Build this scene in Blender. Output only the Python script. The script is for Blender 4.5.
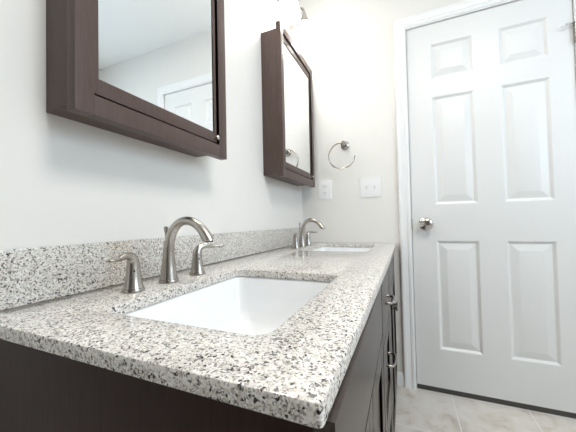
import bpy, bmesh, math, random
from mathutils import Vector, Matrix
random.seed(7)
for o in list(bpy.data.objects): bpy.data.objects.remove(o)
SC = bpy.context.scene
COL = SC.collection

# ------------------------------------------------------------------ camera
ZC = 0.81            # height of the worktop above the floor (everything below is measured from the worktop)
L = 1.517            # distance from the vanity's free end to the back wall
cam_d = bpy.data.cameras.new('camera'); cam = bpy.data.objects.new('camera', cam_d); COL.objects.link(cam)
SC.camera = cam
cam_d.sensor_fit = 'HORIZONTAL'; cam_d.sensor_width = 36.0; cam_d.lens = 36.0 * 276.4784 / 576.0
cam_d.clip_start = 0.01
yaw, pitch, roll = 0.4022, 0.0224, -0.0216
F = Vector((-math.sin(yaw) * math.cos(pitch), math.cos(yaw) * math.cos(pitch), math.sin(pitch)))
Rt = Vector((math.cos(yaw), math.sin(yaw), 0)); U = Rt.cross(F)
R2 = Rt * math.cos(roll) + U * math.sin(roll); U2 = U * math.cos(roll) - Rt * math.sin(roll)
m = Matrix((R2, U2, -F)).transposed().to_4x4(); m.translation = Vector((0.6247, -0.1956, 0.1327 + ZC))
cam.matrix_world = m

# ------------------------------------------------------------------ world, lights, exposure
W = bpy.data.worlds.new('world'); SC.world = W; W.use_nodes = True
bg = W.node_tree.nodes['Background']; bg.inputs[0].default_value = (0.86, 0.93, 1.0, 1); bg.inputs[1].default_value = 0.9
SC.view_settings.view_transform = 'Standard'; SC.view_settings.look = 'None'
SC.view_settings.exposure = 0.0; SC.view_settings.gamma = 1.0; SC.view_settings.use_curve_mapping = False

def area(name, loc, target, sx, sy, power, col):
    d = bpy.data.lights.new(name, 'AREA'); d.shape = 'RECTANGLE'; d.size = sx; d.size_y = sy; d.energy = power; d.color = col
    o = bpy.data.objects.new(name, d); COL.objects.link(o); o.location = loc
    o.rotation_euler = (Vector(target) - Vector(loc)).to_track_quat('-Z', 'Y').to_euler()
    return o
area('added_daylight', (2.32, 0.35, 1.62), (0.0, 0.75, 0.9), 1.15, 0.95, 19, (0.64, 0.83, 1.0))  # cool side light added from the right, at the unseen window
area('added_ceiling_fill', (1.2, 0.1, 2.40), (1.2, 0.1, 0), 0.5, 0.5, 20, (1.0, 0.95, 0.88))  # unseen fill light added below the ceiling for soft overall brightness

# ------------------------------------------------------------------ materials
def mat(name, base, rough=0.5, metal=0.0, spec=0.5, coat=0.0, emit=None, emis=0):
    M = bpy.data.materials.new(name); M.use_nodes = True
    b = M.node_tree.nodes['Principled BSDF']
    b.inputs['Base Color'].default_value = (*base, 1); b.inputs['Roughness'].default_value = rough
    b.inputs['Metallic'].default_value = metal; b.inputs['Specular IOR Level'].default_value = spec
    b.inputs['Coat Weight'].default_value = coat
    if emit:
        b.inputs['Emission Color'].default_value = (*emit, 1); b.inputs['Emission Strength'].default_value = emis
    return M
def nodes(M): return M.node_tree.nodes, M.node_tree.links, M.node_tree.nodes['Principled BSDF']
def coords(M, scale=(1, 1, 1)):
    N, K, b = nodes(M)
    g = N.new('ShaderNodeNewGeometry'); mp = N.new('ShaderNodeMapping'); mp.inputs['Scale'].default_value = scale
    K.new(g.outputs['Position'], mp.inputs['Vector']); return mp.outputs[0]
def ramp(N, stops, mode='LINEAR'):
    r = N.new('ShaderNodeValToRGB'); r.color_ramp.interpolation = mode
    e = r.color_ramp.elements
    while len(e) > 1: e.remove(e[-1])
    e[0].position = stops[0][0]; e[0].color = (*stops[0][1], 1)
    for p, c in stops[1:]:
        k = e.new(p); k.color = (*c, 1)
    return r
def bump(M, height, strength, dist=0.001):
    N, K, b = nodes(M); bp = N.new('ShaderNodeBump'); bp.inputs['Strength'].default_value = strength; bp.inputs['Distance'].default_value = dist
    K.new(height, bp.inputs['Height']); K.new(bp.outputs[0], b.inputs['Normal'])
def paint(name, col, rough=0.55, tex=0.15):
    M = mat(name, col, rough, spec=0.35); N, K, b = nodes(M)
    n = N.new('ShaderNodeTexNoise'); n.inputs['Scale'].default_value = 260; n.inputs['Detail'].default_value = 3
    K.new(coords(M), n.inputs['Vector']); bump(M, n.outputs[0], tex, 0.0006); return M
M_wall = paint('greige wall paint', (0.80, 0.785, 0.755))
M_ceil = paint('white ceiling paint', (0.90, 0.91, 0.91), 0.8)
M_trim = mat('white semi gloss trim paint', (0.86, 0.865, 0.865), 0.32)
M_door = mat('white door paint', (0.79, 0.795, 0.79), 0.36)
M_plastic = mat('white plastic', (0.88, 0.88, 0.88), 0.25)
M_dark = mat('dark slot', (0.02, 0.02, 0.02), 0.6)
M_sweep = mat('dark door sweep', (0.07, 0.064, 0.058), 0.8)
M_porc = mat('white porcelain', (0.88, 0.89, 0.9), 0.08, coat=0.3)
M_mirror = mat('mirror glass', (0.96, 0.98, 0.98), 0.0, 1.0)
M_chrome = mat('polished nickel', (0.60, 0.58, 0.55), 0.14, 1.0)
M_shade = mat('lit frosted glass', (0.95, 0.95, 0.93), 0.5, emit=(1.0, 0.97, 0.92), emis=15)

def brushed():
    M = mat('brushed nickel', (0.47, 0.44, 0.405), 0.23, 1.0); N, K, b = nodes(M)
    n = N.new('ShaderNodeTexNoise'); n.inputs['Scale'].default_value = 30; n.inputs['Detail'].default_value = 2
    K.new(coords(M), n.inputs['Vector'])
    r = N.new('ShaderNodeMapRange'); r.inputs[3].default_value = 0.2; r.inputs[4].default_value = 0.27
    K.new(n.outputs[0], r.inputs[0]); K.new(r.outputs[0], b.inputs['Roughness']); return M
M_nickel = brushed()
M_pull = mat('satin nickel hardware', (0.30, 0.28, 0.26), 0.2, 1.0)

def wood(name, c0, c1, rough=0.27, axis='z', spec=0.5):
    M = mat(name, c0, rough, spec=spec); N, K, b = nodes(M)
    n = N.new('ShaderNodeTexNoise'); n.inputs['Scale'].default_value = 30; n.inputs['Detail'].default_value = 6; n.inputs['Roughness'].default_value = 0.65
    K.new(coords(M, {'z': (6, 6, 0.5), 'y': (6, 0.5, 6)}[axis]), n.inputs['Vector'])
    r = ramp(N, [(0.3, c0), (0.7, c1)]); K.new(n.outputs[0], r.inputs[0]); K.new(r.outputs[0], b.inputs['Base Color'])
    bump(M, n.outputs[0], 0.08, 0.0006); return M
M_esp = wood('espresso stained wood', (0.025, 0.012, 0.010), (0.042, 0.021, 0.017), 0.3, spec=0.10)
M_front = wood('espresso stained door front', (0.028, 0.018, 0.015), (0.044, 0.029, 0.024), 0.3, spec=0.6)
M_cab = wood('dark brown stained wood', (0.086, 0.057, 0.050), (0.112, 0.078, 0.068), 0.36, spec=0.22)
M_ply = wood('pale raw wood edge', (0.5, 0.42, 0.33), (0.6, 0.5, 0.4), 0.6)

def granite():
    M = mat('speckled granite', (0.6, 0.58, 0.55), 0.1, spec=0.5); N, K, b = nodes(M)
    p = coords(M)
    nz = N.new('ShaderNodeTexNoise'); nz.inputs['Scale'].default_value = 180; nz.inputs['Detail'].default_value = 2; K.new(p, nz.inputs['Vector'])
    mx = N.new('ShaderNodeMixRGB'); mx.blend_type = 'ADD'; mx.inputs[0].default_value = 0.006
    K.new(p, mx.inputs[1]); K.new(nz.outputs['Color'], mx.inputs[2])
    v = N.new('ShaderNodeTexVoronoi'); v.inputs['Scale'].default_value = 400; K.new(mx.outputs[0], v.inputs['Vector'])
    s = N.new('ShaderNodeSeparateColor'); K.new(v.outputs['Color'], s.inputs[0])
    r = ramp(N, [(0.0, (0.05, 0.047, 0.045)), (0.055, (0.20, 0.185, 0.178)), (0.12, (0.42, 0.39, 0.36)), (0.21, (0.61, 0.565, 0.51)),
                 (0.32, (0.68, 0.65, 0.61)), (0.55, (0.75, 0.725, 0.69)), (0.78, (0.81, 0.79, 0.76))], 'CONSTANT')
    K.new(s.outputs[0], r.inputs[0])
    v2 = N.new('ShaderNodeTexVoronoi'); v2.inputs['Scale'].default_value = 640; K.new(mx.outputs[0], v2.inputs['Vector'])
    s2 = N.new('ShaderNodeSeparateColor'); K.new(v2.outputs['Color'], s2.inputs[0])
    r2 = ramp(N, [(0.0, (0.30, 0.29, 0.28)), (0.11, (0.75, 0.72, 0.68)), (0.25, (1, 1, 1))], 'CONSTANT'); K.new(s2.outputs[1], r2.inputs[0])
    mu = N.new('ShaderNodeMixRGB'); mu.blend_type = 'MULTIPLY'; mu.inputs[0].default_value = 0.8
    K.new(r.outputs[0], mu.inputs[1]); K.new(r2.outputs[0], mu.inputs[2])
    # a soft tan band running up through the splash behind the near lever handle
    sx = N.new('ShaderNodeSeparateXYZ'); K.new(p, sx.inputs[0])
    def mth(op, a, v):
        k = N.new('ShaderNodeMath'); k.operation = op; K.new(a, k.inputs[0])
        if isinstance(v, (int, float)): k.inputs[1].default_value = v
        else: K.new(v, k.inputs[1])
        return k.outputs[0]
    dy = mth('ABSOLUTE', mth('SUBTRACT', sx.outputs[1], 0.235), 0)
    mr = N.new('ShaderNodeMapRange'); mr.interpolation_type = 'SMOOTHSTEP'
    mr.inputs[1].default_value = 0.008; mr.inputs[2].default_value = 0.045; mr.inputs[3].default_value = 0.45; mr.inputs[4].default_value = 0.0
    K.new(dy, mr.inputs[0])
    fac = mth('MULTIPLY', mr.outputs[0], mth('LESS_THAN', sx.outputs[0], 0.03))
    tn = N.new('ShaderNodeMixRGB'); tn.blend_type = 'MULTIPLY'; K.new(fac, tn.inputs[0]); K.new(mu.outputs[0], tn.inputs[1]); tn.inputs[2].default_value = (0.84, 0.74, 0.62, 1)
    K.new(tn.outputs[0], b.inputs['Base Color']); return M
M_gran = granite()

def tile():
    M = mat('beige stone floor tile', (0.6, 0.57, 0.53), 0.35); N, K, b = nodes(M)
    p = coords(M)
    n = N.new('ShaderNodeTexNoise'); n.inputs['Scale'].default_value = 9; n.inputs['Detail'].default_value = 8; n.inputs['Roughness'].default_value = 0.62; n.inputs['Distortion'].default_value = 0.8
    K.new(p, n.inputs['Vector'])
    r = ramp(N, [(0.3, (0.50, 0.44, 0.375)), (0.48, (0.67, 0.625, 0.565)), (0.7, (0.75, 0.72, 0.68))]); K.new(n.outputs[0], r.inputs[0])
    mp = N.new('ShaderNodeMapping'); mp.inputs['Location'].default_value = (-0.825, -1.19, 0); K.new(p, mp.inputs['Vector'])
    br = N.new('ShaderNodeTexBrick'); br.offset = 0.0; br.squash = 1.0
    br.inputs['Scale'].default_value = 1.0; br.inputs['Brick Width'].default_value = 0.325; br.inputs['Row Height'].default_value = 0.325
    br.inputs['Mortar Size'].default_value = 0.003; br.inputs['Mortar Smooth'].default_value = 0.1
    K.new(mp.outputs[0], br.inputs['Vector'])
    mx = N.new('ShaderNodeMixRGB'); K.new(br.outputs['Fac'], mx.inputs[0]); K.new(r.outputs[0], mx.inputs[1]); mx.inputs[2].default_value = (0.78, 0.77, 0.74, 1)
    K.new(mx.outputs[0], b.inputs['Base Color'])
    iv = N.new('ShaderNodeMath'); iv.operation = 'SUBTRACT'; iv.inputs[0].default_value = 1; K.new(br.outputs['Fac'], iv.inputs[1])
    bump(M, iv.outputs[0], 0.5, 0.001); return M
M_tile = tile()

# ------------------------------------------------------------------ mesh helpers
def box(bm, x0, x1, y0, y1, z0, z1, bev=0.0, seg=2):
    vs = [bm.verts.new((x, y, z)) for x in (x0, x1) for y in (y0, y1) for z in (z0, z1)]
    fs = [bm.faces.new([vs[i] for i in q]) for q in ((0, 1, 3, 2), (4, 6, 7, 5), (0, 4, 5, 1), (2, 3, 7, 6), (0, 2, 6, 4), (1, 5, 7, 3))]
    if bev:
        es = list({e for f in fs for e in f.edges})
        bmesh.ops.bevel(bm, geom=es, offset=bev, segments=seg, profile=0.7, affect='EDGES', clamp_overlap=True)
def axes(d):
    d = d.normalized(); a = Vector((0, 0, 1)) if abs(d.z) < 0.9 else Vector((1, 0, 0))
    u = d.cross(a).normalized(); return u, d.cross(u).normalized()
def rings(bm, loops, cap0=True, cap1=True, closed=False):
    R = [[bm.verts.new(p) for p in l] for l in loops]
    n = len(R[0]); rg = range(len(R)) if closed else range(len(R) - 1)
    for i in rg:
        a, b = R[i], R[(i + 1) % len(R)]
        for j in range(n): bm.faces.new((a[j], a[(j + 1) % n], b[(j + 1) % n], b[j]))
    if not closed:
        if cap0: bm.faces.new(R[0][::-1])
        if cap1: bm.faces.new(R[-1])
    return R
def lathe(bm, o, d, prof, n=28, cap0=True, cap1=True):
    o, d = Vector(o), Vector(d).normalized(); u, v = axes(d)
    rings(bm, [[o + d * h + (u * math.cos(2 * math.pi * k / n) + v * math.sin(2 * math.pi * k / n)) * r for k in range(n)] for h, r in prof], cap0, cap1)
def catmull(P, m):
    out = []
    for i in range(len(P) - 1):
        p0, p1, p2, p3 = P[max(i - 1, 0)], P[i], P[i + 1], P[min(i + 2, len(P) - 1)]
        for k in range(m):
            t = k / m
            out.append(tuple(0.5 * (2 * b + (c - a) * t + (2 * a - 5 * b + 4 * c - d) * t * t + (3 * b - a - 3 * c + d) * t ** 3) for a, b, c, d in zip(p0, p1, p2, p3)))
    out.append(tuple(P[-1])); return out
def tube(bm, pts, n=20, m=4, side=None):
    """pts: (x, y, z, r) or (x, y, z, r_side, r_other); side = fixed side axis"""
    P = catmull(pts, m) if m > 1 else pts
    loops = []; u = None
    for i, p in enumerate(P):
        a = Vector(P[max(i - 1, 0)][:3]); b = Vector(P[min(i + 1, len(P) - 1)][:3]); d = (b - a).normalized()
        if side is not None:
            w = Vector(side); w = (w - d * w.dot(d)).normalized()
        elif u is None: w = axes(d)[0]
        else: w = (u - d * u.dot(d)).normalized()
        u = w; v = d.cross(w); ra = p[3]; rb = p[4] if len(p) > 4 else p[3]
        loops.append([Vector(p[:3]) + w * ra * math.cos(2 * math.pi * k / n) + v * rb * math.sin(2 * math.pi * k / n) for k in range(n)])
    rings(bm, loops)
def rrect(x0, x1, y0, y1, r, z, k=6):
    out = []
    for cx, cy, a in ((x1 - r, y1 - r, 0), (x0 + r, y1 - r, 90), (x0 + r, y0 + r, 180), (x1 - r, y0 + r, 270)):
        for i in range(k + 1):
            t = math.radians(a + 90 * i / k); out.append(Vector((cx + r * math.cos(t), cy + r * math.sin(t), z)))
    return out
def finish(bm, name, material, parent=None, loc=None, smooth=True, angle=35):
    bmesh.ops.remove_doubles(bm, verts=bm.verts, dist=1e-6)
    bmesh.ops.recalc_face_normals(bm, faces=bm.faces)
    me = bpy.data.meshes.new(name); bm.to_mesh(me); bm.free()
    for M in (material if isinstance(material, (list, tuple)) else [material]): me.materials.append(M)
    if smooth:
        me.polygons.foreach_set('use_smooth', [True] * len(me.polygons))
        me.set_sharp_from_angle(angle=math.radians(angle))
    o = bpy.data.objects.new(name, me); COL.objects.link(o)
    if parent: o.parent = parent
    if loc is not None: o.location = loc
    return o
def tag(o, label=None, cat=None, group=None, kind=None):
    if label: o['label'] = label
    if cat: o['category'] = cat
    if group: o['group'] = group
    if kind: o['kind'] = kind
    return o
def thing(name, loc, label, cat, group=None, kind=None):
    o = bpy.data.objects.new(name, None); o.empty_display_size = 0.05; COL.objects.link(o); o.location = loc
    return tag(o, label, cat, group, kind)
def B(): return bmesh.new()
def simple(name, material, parent, *boxes, bev=0.0, loc=None):
    bm = B()
    for b in boxes: box(bm, *b, bev)
    return finish(bm, name, material, parent, loc)
def copy_tree(o, parent=None):
    c = o.copy(); COL.objects.link(c); c.parent = parent
    for ch in list(o.children): copy_tree(ch, c)
    return c

# ------------------------------------------------------------------ room shell (floor at z = 0)
XR, YF, ZT = 2.35, -6.0, 2.44
FL = lambda z: z + ZC
def shell(name, label, material, *boxes):
    o = simple(name, material, None, *boxes); return tag(o, label, {'f': 'floor', 'c': 'ceiling', 'w': 'wall', 'b': 'baseboard', 't': 'trim'}[name[0]], None, 'structure')
DX0, DX1, DZ1 = 0.6575, 1.3765, FL(1.217)           # door leaf
shell('floor', 'beige stone tile floor with pale grout lines', M_tile, (-0.1, XR + 0.1, YF, L + 0.25, -0.1, 0))
shell('ceiling', 'plain white ceiling seen in the mirror of the nearer cabinet', M_ceil, (-0.1, XR + 0.1, YF, L + 0.1, ZT, ZT + 0.1))
shell('wall_left', 'pale painted wall behind the vanity and mirror cabinets', M_wall, (-0.1, 0, YF, L + 0.1, 0, ZT))
shell('wall_right', 'pale painted wall on the far right, outside the picture', M_wall, (XR, XR + 0.1, YF, -0.25, 0, ZT), (XR, XR + 0.1, 0.95, L + 0.1, 0, ZT), (XR, XR + 0.1, -0.25, 0.95, 0, 1.12), (XR, XR + 0.1, -0.25, 0.95, 2.12, ZT))
shell('wall_front', 'pale painted wall behind the camera, outside the picture', M_wall, (-0.1, XR + 0.1, YF - 0.1, YF, 0, ZT))
shell('wall_back', 'greige painted wall holding the towel ring and the white door', M_wall,
      (0, DX0 - 0.012, L, L + 0.1, 0, ZT), (DX1 + 0.012, XR, L, L + 0.1, 0, ZT), (DX0 - 0.012, DX1 + 0.012, L, L + 0.1, DZ1 + 0.012, ZT))

win = thing('added_window_1', (XR + 0.05, 0.35, 1.12), 'white framed window added in the right wall for the cool side light, outside the picture', 'window', None, 'structure')  # unseen window added as the source of the cool side light
simple('window_frame', M_trim, win, (-0.03, 0.03, -0.6, -0.55, 0, 1.0), (-0.03, 0.03, 0.55, 0.6, 0, 1.0), (-0.03, 0.03, -0.55, 0.55, 0, 0.05), (-0.03, 0.03, -0.55, 0.55, 0.95, 1.0), (-0.02, 0.02, -0.55, 0.55, 0.48, 0.52))
M_glass = mat('clear glass', (1, 1, 1), 0.0); M_glass.node_tree.nodes['Principled BSDF'].inputs['Transmission Weight'].default_value = 1.0
simple('pane', M_glass, win, (-0.003, 0.003, -0.55, 0.55, 0.05, 0.95))

def profile_run(bm, path, prof):
    """sweep (offset away from the opening, height off the wall) along a mitred path in the wall plane"""
    loops = []
    for i, (x, z) in enumerate(path):
        ds = []
        if i > 0: ds.append(Vector((x - path[i - 1][0], z - path[i - 1][1])).normalized())
        if i < len(path) - 1: ds.append(Vector((path[i + 1][0] - x, path[i + 1][1] - z)).normalized())
        ns = [Vector((-d.y, d.x)) for d in ds]; n = sum(ns, Vector((0, 0))); n.normalize(); n /= max(n.dot(ns[0]), 0.2)
        loops.append([Vector((x + n.x * a, L - h, z + n.y * a)) for a, h in prof])
    rings(bm, loops)
bm = B()
cas = [(0.0, 0), (0.0, 0.010), (0.004, 0.013), (0.016, 0.013), (0.020, 0.010), (0.024, 0.013), (0.036, 0.016), (0.044, 0.019), (0.054, 0.019), (0.060, 0.014), (0.060, 0)]
g = 0.008
profile_run(bm, [(DX0 - g, 0), (DX0 - g, DZ1 + g), (DX1 + g, DZ1 + g), (DX1 + g, 0)], cas)
tag(finish(bm, 'trim_1', M_trim, angle=20), 'white moulded casing framing the six panel door', 'trim', None, 'structure')
bm = B()   # jamb and stop
box(bm, DX0 - 0.012, DX0 - 0.003, L - 0.009, L + 0.1, 0, DZ1 + 0.012); box(bm, DX1 + 0.003, DX1 + 0.012, L - 0.009, L + 0.1, 0, DZ1 + 0.012)
box(bm, DX0 - 0.003, DX1 + 0.003, L - 0.009, L + 0.1, DZ1 + 0.003, DZ1 + 0.012)
box(bm, DX0 - 0.003, DX0 + 0.012, L + 0.045, L + 0.06, 0, DZ1 + 0.003); box(bm, DX1 - 0.012, DX1 + 0.003, L + 0.045, L + 0.06, 0, DZ1 + 0.003)
box(bm, DX0 - 0.003, DX1 + 0.003, L + 0.045, L + 0.06, DZ1 - 0.012, DZ1 + 0.003)
tag(finish(bm, 'trim_2', M_trim), 'white door jamb around the edge of the closed door', 'trim', None, 'structure')
def baseboard(name, label, x0, x1):
    bm = B(); pr = [(0, 0), (0.012, 0), (0.012, 0.055), (0.009, 0.066), (0.005, 0.075), (0, 0.075)]
    rings(bm, [[Vector((x, L - a, z)) for a, z in pr] for x in (x0, x1)])
    tag(finish(bm, name, M_trim, angle=25), label, 'baseboard', None, 'structure')
baseboard('baseboard_back', 'short white baseboard between the vanity and the door casing', 0.5535, DX0 - g - 0.0605)
baseboard('baseboard_right', 'white baseboard on the hinge side of the door', DX1 + g + 0.0605, XR)

# ------------------------------------------------------------------ six panel door
door = thing('door_1', (0, 0, 0), 'white closed six panel door with a round knob at its left edge', 'door', None, 'structure')
def panel_door():
    bm = B(); yf = L + 0.002; yb = L + 0.04
    z0, z1 = 0.027, DZ1
    cols = [(0.776, 0.974), (1.089, 1.284)]; rows = [(FL(-0.577), FL(0.014)), (FL(0.212), FL(0.808)), (FL(0.908), FL(1.104))]
    xs = [DX0, *cols[0], *cols[1], DX1]; zs = [z0] + [v for r in rows for v in r] + [z1]
    def V(x, y, z): return bm.verts.new((x, y, z))
    for i in range(5):
        for j in range(7):
            xa, xb, za, zb = xs[i], xs[i + 1], zs[j], zs[j + 1]
            if i in (1, 3) and j in (1, 3, 5):
                prev = None
                for ins, dep in ((0, 0), (0.004, 0.0015), (0.013, 0.0095), (0.017, 0.0100), (0.047, 0.0025), (0.050, 0.0020)):
                    cur = [Vector((xa + ins, yf + dep, za + ins)), Vector((xb - ins, yf + dep, za + ins)), Vector((xb - ins, yf + dep, zb - ins)), Vector((xa + ins, yf + dep, zb - ins))]
                    if prev:
                        for k in range(4): bm.faces.new([V(*p) for p in (prev[k], prev[(k + 1) % 4], cur[(k + 1) % 4], cur[k])])
                    prev = cur
                bm.faces.new([V(*p) for p in prev])
            else: bm.faces.new([V(xa, yf, za), V(xb, yf, za), V(xb, yf, zb), V(xa, yf, zb)])
    for q in (((DX0, yf, z0), (DX0, yf, z1), (DX0, yb, z1), (DX0, yb, z0)), ((DX1, yf, z0), (DX1, yb, z0), (DX1, yb, z1), (DX1, yf, z1)),
              ((DX0, yf, z0), (DX0, yb, z0), (DX1, yb, z0), (DX1, yf, z0)), ((DX0, yf, z1), (DX1, yf, z1), (DX1, yb, z1), (DX0, yb, z1)),
              ((DX0, yb, z0), (DX0, yb, z1), (DX1, yb, z1), (DX1, yb, z0))): bm.faces.new([V(*p) for p in q])
    bmesh.ops.remove_doubles(bm, verts=bm.verts, dist=1e-5)
    return finish(bm, 'door_leaf', M_door, door, angle=12)
panel_door()
simple('door_sweep', M_sweep, door, (DX0 + 0.002, DX1 - 0.002, L + 0.004, L + 0.034, 0.001, 0.027))
kx, kz = 0.727, FL(0.108)
bm = B(); lathe(bm, (kx, L + 0.002, kz), (0, -1, 0), [(0, 0.036), (0.004, 0.036), (0.008, 0.031), (0.010, 0.014), (0.026, 0.012)])
rose = finish(bm, 'knob_rose', M_chrome, door)
bm = B(); lathe(bm, (kx, L + 0.002, kz), (0, -1, 0), [(0.022, 0.012), (0.028, 0.020), (0.034, 0.029), (0.042, 0.0335), (0.050, 0.033), (0.056, 0.027), (0.0595, 0.017), (0.0605, 0.006), (0.0590, 0.005), (0.0590, 0.0005)])
tag(finish(bm, 'door_knob', M_chrome, door), 'round polished nickel knob')
simple('latch_plate', M_chrome, door, (DX0 - 0.0035, DX0 + 0.001, L + 0.0, L + 0.03, kz - 0.03, kz + 0.03))
for zc in (FL(0.99), FL(-0.60)):
    bm = B(); hx = DX1 + 0.0045
    lathe(bm, (hx, L - 0.0085, zc - 0.045), (0, 0, 1), [(0, 0.006), (0.002, 0.0085), (0.088, 0.0085), (0.09, 0.006)], 16)
    box(bm, hx - 0.0015, hx + 0.0015, L - 0.005, L + 0.03, zc - 0.043, zc + 0.043)
    h = finish(bm, 'hinge', M_pull, door)
    if zc > ZC:
        bm = B(); lathe(bm, (hx, L - 0.0085, zc + 0.045), (0, 0, 1), [(0, 0.009), (0.006, 0.009)], 16)
        tube(bm, [(hx, L - 0.0085, zc + 0.048, 0.0032), (hx - 0.02, L - 0.016, zc + 0.045, 0.0032), (hx - 0.045, L - 0.022, zc + 0.040, 0.0032)], 10, 3)
        tube(bm, [(hx, L - 0.0085, zc + 0.048, 0.003), (hx + 0.03, L - 0.03, zc + 0.048, 0.003)], 10, 1)
        s = finish(bm, 'hinge_pin_stop', M_pull, h)
        bm = B(); lathe(bm, (hx - 0.043, L - 0.023, zc + 0.0405), (-1, 0.6, -0.2), [(0, 0.005), (0.010, 0.006), (0.016, 0.006)], 14)
        finish(bm, 'rubber_tip', M_plastic, h)

# ------------------------------------------------------------------ vanity cabinet
SK = -0.0095
def skew(o):
    for v in o.data.vertices: v.co.x += SK * v.co.y
    return o
van = thing('vanity_cabinet', (0, 0, 0), 'long espresso wood double vanity cabinet under the granite worktop', 'cabinet')
XF = 0.571       # front of doors and drawers at the free end
T = -0.0200      # underside of the stone
YE, YW = 0.013, L - 0.002
bm = B()
box(bm, 0.002, XF - 0.020, YE, YE + 0.018, 0.0, FL(T)); box(bm, 0.002, XF - 0.020, YW - 0.018, YW, 0.0, FL(T))
box(bm, 0.002, XF - 0.020, YE + 0.018, YW - 0.018, 0.09, 0.108); box(bm, 0.002, 0.01, YE + 0.018, YW - 0.018, 0.108, FL(T))
box(bm, XF - 0.09, XF - 0.075, YE + 0.018, YW - 0.018, 0.0, 0.09)
for y in (0.51, 0.83): box(bm, 0.01, XF - 0.052, y, y + 0.016, 0.108, FL(-0.14))
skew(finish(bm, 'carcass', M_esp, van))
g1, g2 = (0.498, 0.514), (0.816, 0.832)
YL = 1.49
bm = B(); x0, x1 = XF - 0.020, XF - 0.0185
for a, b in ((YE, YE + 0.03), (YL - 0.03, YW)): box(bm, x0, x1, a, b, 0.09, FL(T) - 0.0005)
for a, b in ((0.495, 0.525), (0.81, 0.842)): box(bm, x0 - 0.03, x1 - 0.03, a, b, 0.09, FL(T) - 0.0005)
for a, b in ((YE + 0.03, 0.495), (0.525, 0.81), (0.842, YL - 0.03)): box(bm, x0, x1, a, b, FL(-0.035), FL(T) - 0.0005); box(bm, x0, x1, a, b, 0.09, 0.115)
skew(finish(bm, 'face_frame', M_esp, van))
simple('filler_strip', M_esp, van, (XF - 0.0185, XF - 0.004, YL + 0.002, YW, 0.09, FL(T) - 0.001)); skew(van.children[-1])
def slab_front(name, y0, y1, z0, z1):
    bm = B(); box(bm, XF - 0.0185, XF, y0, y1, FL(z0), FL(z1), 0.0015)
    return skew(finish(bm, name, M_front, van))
def shaker(name, y0, y1, z0, z1, fr=0.05):
    bm = B(); x0 = XF - 0.0185
    box(bm, x0, XF, y0, y0 + fr, FL(z0), FL(z1), 0.0015); box(bm, x0, XF, y1 - fr, y1, FL(z0), FL(z1), 0.0015)
    box(bm, x0, XF, y0 + fr, y1 - fr, FL(z0), FL(z0) + fr, 0.0015); box(bm, x0, XF, y0 + fr, y1 - fr, FL(z1) - fr, FL(z1), 0.0015)
    box(bm, x0, XF - 0.006, y0 + fr - 0.004, y1 - fr + 0.004, FL(z0) + fr - 0.004, FL(z1) - fr + 0.004)
    return skew(finish(bm, name, M_front, van))
def knob(parent, y, z):
    bm = B(); lathe(bm, (XF + SK * y, y, FL(z)), (1, 0, 0), [(0, 0.008), (0.003, 0.008), (0.005, 0.005), (0.010, 0.005), (0.013, 0.010), (0.017, 0.0140), (0.020, 0.013), (0.022, 0.008)], 20)
    tag(finish(bm, 'knob', M_pull, parent), 'round brushed nickel knob')
def pull(parent, y, z):
    bm = B(); s = 0.04; x = XF + SK * y; Z = FL(z)
    tube(bm, [(x, y - s, Z, 0.0045), (x + 0.010, y - s, Z, 0.0038), (x + 0.018, y - s * 0.82, Z, 0.0038), (x + 0.022, y, Z, 0.0042), (x + 0.018, y + s * 0.82, Z, 0.0038), (x + 0.010, y + s, Z, 0.0038), (x, y + s, Z, 0.0045)], 12, 5)
    tag(finish(bm, 'pull', M_pull, parent), 'bowed brushed nickel pull')
ZB = -0.715
slab_front('false_front', 0.014, g1[0], -0.136, T - 0.001)
slab_front('false_front', g2[1], YL, -0.136, T - 0.001)
d = shaker('cabinet_door', 0.014, 0.2565, ZB, -0.140); knob(d, 0.212, -0.24)
d = shaker('cabinet_door', 0.2595, g1[0], ZB, -0.140); knob(d, 0.305, -0.24)
d = shaker('cabinet_door', g2[1], 1.158, ZB, -0.140); knob(d, 1.132, -0.26)
d = shaker('cabinet_door', 1.162, YL, ZB, -0.140); knob(d, 1.188, -0.26)
d = slab_front('drawer', g1[1], g2[0], -0.180, T - 0.001); pull(d, 0.668, -0.10)
d = shaker('drawer', g1[1], g2[0], -0.440, -0.184, 0.045); pull(d, 0.668, -0.274)
d = shaker('drawer', g1[1], g2[0], ZB, -0.444, 0.045); pull(d, 0.668, -0.515)

# ------------------------------------------------------------------ granite worktop and backsplash
HOLES = [(0.175, 0.470, 0.092, 0.486, 0.024), (0.162, 0.470, 1.015, 1.410, 0.028)]
def worktop():
    bm = B(); e = 0.003; t = 0.0200
    def stack(fn):
        R = rings(bm, [fn(e, 0), fn(e * 0.3, -e * 0.3), fn(0, -e), fn(0, -t + 0.002), fn(0.002, -t)], False, False); return R[0], R[-1]
    tops, bots = [], []
    a, b = stack(lambda i, z: rrect(0.001 + i, 0.565 - i, 0.0 + i, L - 0.001 - i, 0.0045, FL(z), 4)); tops.append(a); bots.append(b)
    for x0, x1, y0, y1, r in HOLES:
        a, b = stack(lambda i, z: rrect(x0 - i, x1 + i, y0 - i, y1 + i, r + i, FL(z), 8)); tops.append(a); bots.append(b)
    for loops in (tops, bots):
        es = []
        for l in loops:
            for k in range(len(l)): es.append(bm.edges.get((l[k], l[(k + 1) % len(l)])))
        bmesh.ops.triangle_fill(bm, use_beauty=True, use_dissolve=False, edges=es)
    for v in bm.verts:                               # the long front edge runs very slightly out of square
        if v.co.x > 0.52: v.co.x += 0.008 * v.co.y / L
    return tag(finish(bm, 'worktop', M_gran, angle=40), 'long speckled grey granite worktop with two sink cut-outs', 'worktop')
worktop()
bm = B(); box(bm, 0.001, 0.021, 0.0, L - 0.001, FL(0.0005), FL(0.0975), 0.0015)
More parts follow.
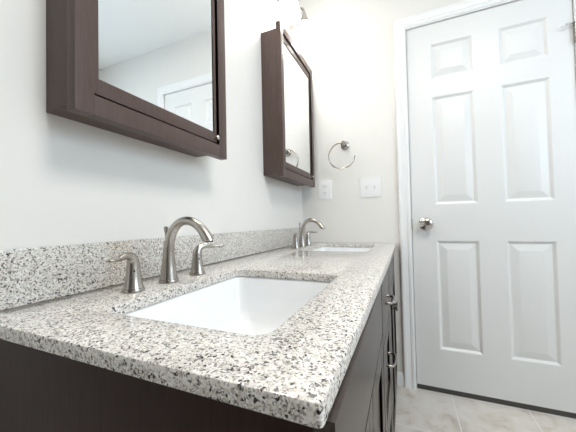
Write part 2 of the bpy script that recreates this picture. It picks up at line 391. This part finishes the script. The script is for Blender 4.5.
tag(finish(bm, 'backsplash', M_gran), 'low granite backsplash strip standing along the left wall', 'backsplash')

def sink(x0, x1, y0, y1, r, label):
    root = thing('undermount_sink', ((x0 + x1) / 2, (y0 + y1) / 2, FL(-0.16)), label, 'sink', 'undermount sinks')
    ox, oy = (x0 + x1) / 2, (y0 + y1) / 2; a, b = (x1 - x0) / 2, (y1 - y0) / 2
    zt = 0.16 - 0.0204
    def lp(i, z, rr): return rrect(-a + i, a - i, -b + i, b - i, rr, z, 8)
    loops = [lp(-0.022, zt - 0.012, r + 0.02), lp(-0.022, zt, r + 0.02), lp(-0.005, zt, r + 0.004), lp(-0.002, zt - 0.002, r + 0.002), lp(0.0, zt - 0.008, r), lp(0.005, zt - 0.05, r + 0.002), lp(0.012, zt - 0.09, r + 0.006),
             lp(0.022, zt - 0.112, r + 0.012), lp(0.036, zt - 0.123, r + 0.016), lp(0.06, zt - 0.128, r + 0.02), lp(0.10, zt - 0.131, 0.03), lp(0.122, zt - 0.133, 0.018)]
    under = [lp(0.122, zt - 0.143, 0.018), lp(0.05, zt - 0.140, r + 0.02), lp(0.012, zt - 0.125, r + 0.012), lp(-0.004, zt - 0.09, r + 0.006), lp(-0.010, zt - 0.03, r + 0.006)]
    bm = B(); rings(bm, loops + under, closed=True)
    finish(bm, 'basin', M_porc, root, angle=50)
    bm = B(); lathe(bm, (0, 0, zt - 0.150), (0, 0, 1), [(-0.0, 0.018), (0.0175, 0.0185), (0.018, 0.024), (0.020, 0.024), (0.0205, 0.02), (0.019, 0.017), (0.019, 0.001)], 24)
    dr = finish(bm, 'drain', M_chrome, root)
    return root
sink(*HOLES[0], 'rectangular white porcelain sink set in the near end of the worktop')
sink(*HOLES[1], 'rectangular white porcelain sink at the far end, below the towel ring')

# ------------------------------------------------------------------ widespread faucets (spout, two lever handles)
def handle(t, y, s):
    a = math.radians(24); P = lambda d, z, *r: (d * math.sin(a), s * d * math.cos(a), z, *r)
    bm = B()
    tube(bm, [P(0, 0.0068, 0.0190), P(0, 0.012, 0.0175), P(0, 0.026, 0.0148), P(0, 0.044, 0.0128), P(0.0005, 0.058, 0.0116), P(0.006, 0.0685, 0.0098),
              P(0.018, 0.0738, 0.0080), P(0.034, 0.0735, 0.0066, 0.0060), P(0.050, 0.0710, 0.0060, 0.0042), P(0.066, 0.0705, 0.0078, 0.0038), P(0.075, 0.0712, 0.0072, 0.0032), P(0.078, 0.0714, 0.004, 0.002)], 20, 4, side=(math.cos(a), -s * math.sin(a), 0))
    lv = finish(bm, 'lever_handle', M_nickel, t, (0, y, 0), angle=60)
    bm = B(); lathe(bm, (0, 0, 0), (0, 0, 1), [(0, 0.0208), (0.004, 0.0208), (0.006, 0.0200), (0.0066, 0.0185)], 28); finish(bm, 'base_ring', M_nickel, lv)
    bm = B(); lathe(bm, (0.0110, -0.006, 0.042), (0.9, -0.45, 0), [(0, 0.0018), (0.0022, 0.0018)], 10); finish(bm, 'index_dot', M_dark, lv)
def faucet(loc, sa, sb, label):
    t = thing('faucet', loc, label, 'faucet', 'widespread faucets')
    bm = B()
    tube(bm, [(0, 0, 0.0073, 0.0200), (0, 0, 0.018, 0.0183), (0.0, 0, 0.042, 0.0150), (0.001, 0, 0.072, 0.0126), (0.007, 0, 0.102, 0.0112), (0.022, 0, 0.127, 0.0104), (0.044, 0, 0.1395, 0.0098),
              (0.070, 0, 0.1385, 0.0098), (0.092, 0, 0.1265, 0.0104), (0.107, 0, 0.110, 0.0116), (0.115, 0, 0.0985, 0.0124), (0.119, 0, 0.0915, 0.0128)], 24, 4, side=(0, 1, 0))
    sp = finish(bm, 'spout', M_nickel, t, angle=50)
    for v in sp.data.vertices:                       # the outlet is cut level
        if v.co.x > 0.1 and v.co.z < 0.0955: v.co.z = 0.0955
    bm = B(); lathe(bm, (0, 0, 0), (0, 0, 1), [(0, 0.0220), (0.004, 0.0220), (0.0065, 0.0210), (0.0072, 0.0195)], 28); finish(bm, 'base_ring', M_nickel, sp)
    bm = B(); lathe(bm, (0.117, 0, 0.0962), (0, 0, -1), [(0.0, 0.0085), (0.003, 0.0085)], 18); finish(bm, 'aerator', M_dark, sp)
    bm = B(); lathe(bm, (-0.0110, 0.004, 0.045), (0, 0, 1), [(0.0, 0.0028), (0.070, 0.0028), (0.072, 0.0042), (0.080, 0.0056), (0.083, 0.005), (0.084, 0.002)], 14)
    tag(finish(bm, 'lift_rod', M_nickel, t), 'thin lift rod with a flared knob')
    handle(t, -sa, -1); handle(t, sb, 1)
fx = 0.114; fz = FL(0.0003)
faucet((fx, 0.289, fz), 0.091, 0.096, 'arched brushed nickel faucet with two lever handles behind the near sink')
faucet((fx, 1.185, fz), 0.091, 0.096, 'arched brushed nickel faucet with two lever handles behind the far sink')

# ------------------------------------------------------------------ mirror cabinets
def mirror_cabinet(y0, zb, w, h, d, label):
    t = thing('mirror_cabinet', (0, y0, FL(zb)), label, 'mirror cabinet', 'wall mirror cabinets')
    ft = 0.0238; fr = 0.038; fl = 0.033; xf = d + ft
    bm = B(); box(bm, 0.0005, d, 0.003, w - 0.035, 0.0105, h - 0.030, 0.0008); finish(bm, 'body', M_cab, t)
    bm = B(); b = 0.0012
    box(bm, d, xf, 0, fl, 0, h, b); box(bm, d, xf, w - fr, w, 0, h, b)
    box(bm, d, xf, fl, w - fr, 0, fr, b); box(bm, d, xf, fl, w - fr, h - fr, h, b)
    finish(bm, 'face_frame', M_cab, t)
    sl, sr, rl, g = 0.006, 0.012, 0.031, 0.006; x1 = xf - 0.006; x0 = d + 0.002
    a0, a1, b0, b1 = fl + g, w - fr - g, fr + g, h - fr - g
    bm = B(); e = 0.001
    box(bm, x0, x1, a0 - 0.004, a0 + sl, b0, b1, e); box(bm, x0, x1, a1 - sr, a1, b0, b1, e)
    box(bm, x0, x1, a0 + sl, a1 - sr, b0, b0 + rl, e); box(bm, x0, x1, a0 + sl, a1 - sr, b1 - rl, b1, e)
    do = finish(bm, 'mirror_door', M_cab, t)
    bm = B(); box(bm, x0 + 0.001, x1 - 0.0025, a0 + sl - 0.003, a1 - sr + 0.003, b0 + rl - 0.003, b1 - rl + 0.003); tag(finish(bm, 'mirror_glass', M_mirror, do, smooth=False), 'clear mirror pane')
    bm = B(); lathe(bm, (x1, a1 - 0.010, b0 + 0.012), (1, 0, 0), [(0, 0.004), (0.006, 0.003), (0.009, 0.0065), (0.014, 0.0065), (0.016, 0.004)], 16); tag(finish(bm, 'knob', M_chrome, do), 'tiny polished nickel knob')
    return t
mirror_cabinet(0.103, 0.341, 0.449, 0.757, 0.0715, 'dark brown mirror cabinet nearest the camera, above the near faucet')
mirror_cabinet(0.978, 0.349, 0.487, 0.738, 0.083, 'dark brown mirror cabinet by the corner, its mirror showing the towel ring')

# ------------------------------------------------------------------ vanity lights above the cabinets
def vanity_light(y, label):
    t = thing('vanity_light', (0, y, FL(1.365)), label, 'wall light', 'vanity lights')
    bm = B(); box(bm, 0.0005, 0.022, -0.2, 0.2, -0.04, 0.05, 0.006); finish(bm, 'back_plate', M_nickel, t)
    for s in (-0.12, 0.12):
        bm = B(); tube(bm, [(0.02, s, 0.0, 0.007), (0.07, s, 0.012, 0.007), (0.11, s, 0.0, 0.007), (0.12, s, -0.03, 0.007)], 12, 4)
        lathe(bm, (0.12, s, -0.085), (0, 0, 1), [(0, 0.024), (0.01, 0.024), (0.03, 0.017), (0.058, 0.009)], 20)
        arm = finish(bm, 'lamp_arm', M_nickel, t)
        bm = B(); pr = [(-0.08, 0.02), (-0.095, 0.032), (-0.13, 0.043), (-0.18, 0.052), (-0.215, 0.060)]
        n = 28; out = [[Vector((0.12 + r * math.cos(6.28318 * k / n), s + r * math.sin(6.28318 * k / n), z)) for k in range(n)] for z, r in pr]
        inn = [[Vector((0.12 + (r - 0.003) * math.cos(6.28318 * k / n), s + (r - 0.003) * math.sin(6.28318 * k / n), z)) for k in range(n)] for z, r in reversed(pr)]
        rings(bm, out + inn, closed=True); tag(finish(bm, 'lamp_shade', M_shade, t), 'lit white bell glass shade')
    return t
vanity_light(1.175, 'glowing two shade wall light above the far mirror cabinet')
vanity_light(0.33, 'two shade wall light above the near mirror cabinet')

# ------------------------------------------------------------------ things on the back wall
ring = thing('towel_ring', (0.292, L, FL(0.600)), 'open brushed nickel towel ring on the back wall', 'towel ring')
bm = B(); lathe(bm, (0, -0.0005, 0), (0, -1, 0), [(0, 0.026), (0.006, 0.026), (0.010, 0.022), (0.014, 0.014), (0.040, 0.011), (0.046, 0.014), (0.060, 0.0155), (0.063, 0.013)], 24); finish(bm, 'mounting_post', M_nickel, ring)
bm = B(); cx, cz, rr = -0.013, -0.072, 0.079
tube(bm, [(cx + rr * math.cos(math.radians(a)), -0.052, cz + rr * math.sin(math.radians(a)), 0.0042) for a in range(75, 362, 7)], 12, 1)
finish(bm, 'ring', M_nickel, ring)

outlet = thing('wall_outlet', (0.157, L, FL(0.333)), 'white double outlet plate below the far mirror cabinet', 'outlet')
simple('cover_plate', M_plastic, outlet, (-0.041, 0.041, -0.006, -0.0005, -0.061, 0.061), bev=0.003)
for dz in (0.021, -0.021):
    bm = B(); rings(bm, [[Vector((p.x, y, p.y + dz)) for p in rrect(-0.017, 0.017, -0.0145, 0.0145, 0.010, 0)] for y in (-0.005, -0.0075)])
    r = finish(bm, 'socket', M_plastic, outlet)
    simple('slot', M_dark, r, (-0.0085, -0.0060, -0.0079, -0.0068, dz - 0.002, dz + 0.007), (0.006, 0.0085, -0.0079, -0.0068, dz - 0.002, dz + 0.006), (-0.002, 0.002, -0.0079, -0.0068, dz - 0.0095, dz - 0.0055))
sw = thing('light_switch', (0.438, L, FL(0.331)), 'white double toggle light switch plate beside the door casing', 'light switch')
simple('cover_plate', M_plastic, sw, (-0.061, 0.061, -0.006, -0.0005, -0.059, 0.059), bev=0.003)
for dx in (-0.022, 0.022):
    bm = B(); box(bm, dx - 0.0055, dx + 0.0055, -0.0075, -0.005, -0.0125, 0.0125, 0.001)
    tube(bm, [(dx, -0.006, -0.001, 0.004), (dx, -0.013, 0.004, 0.0036), (dx, -0.017, 0.0065, 0.003)], 10, 1)
    finish(bm, 'toggle', M_plastic, sw)
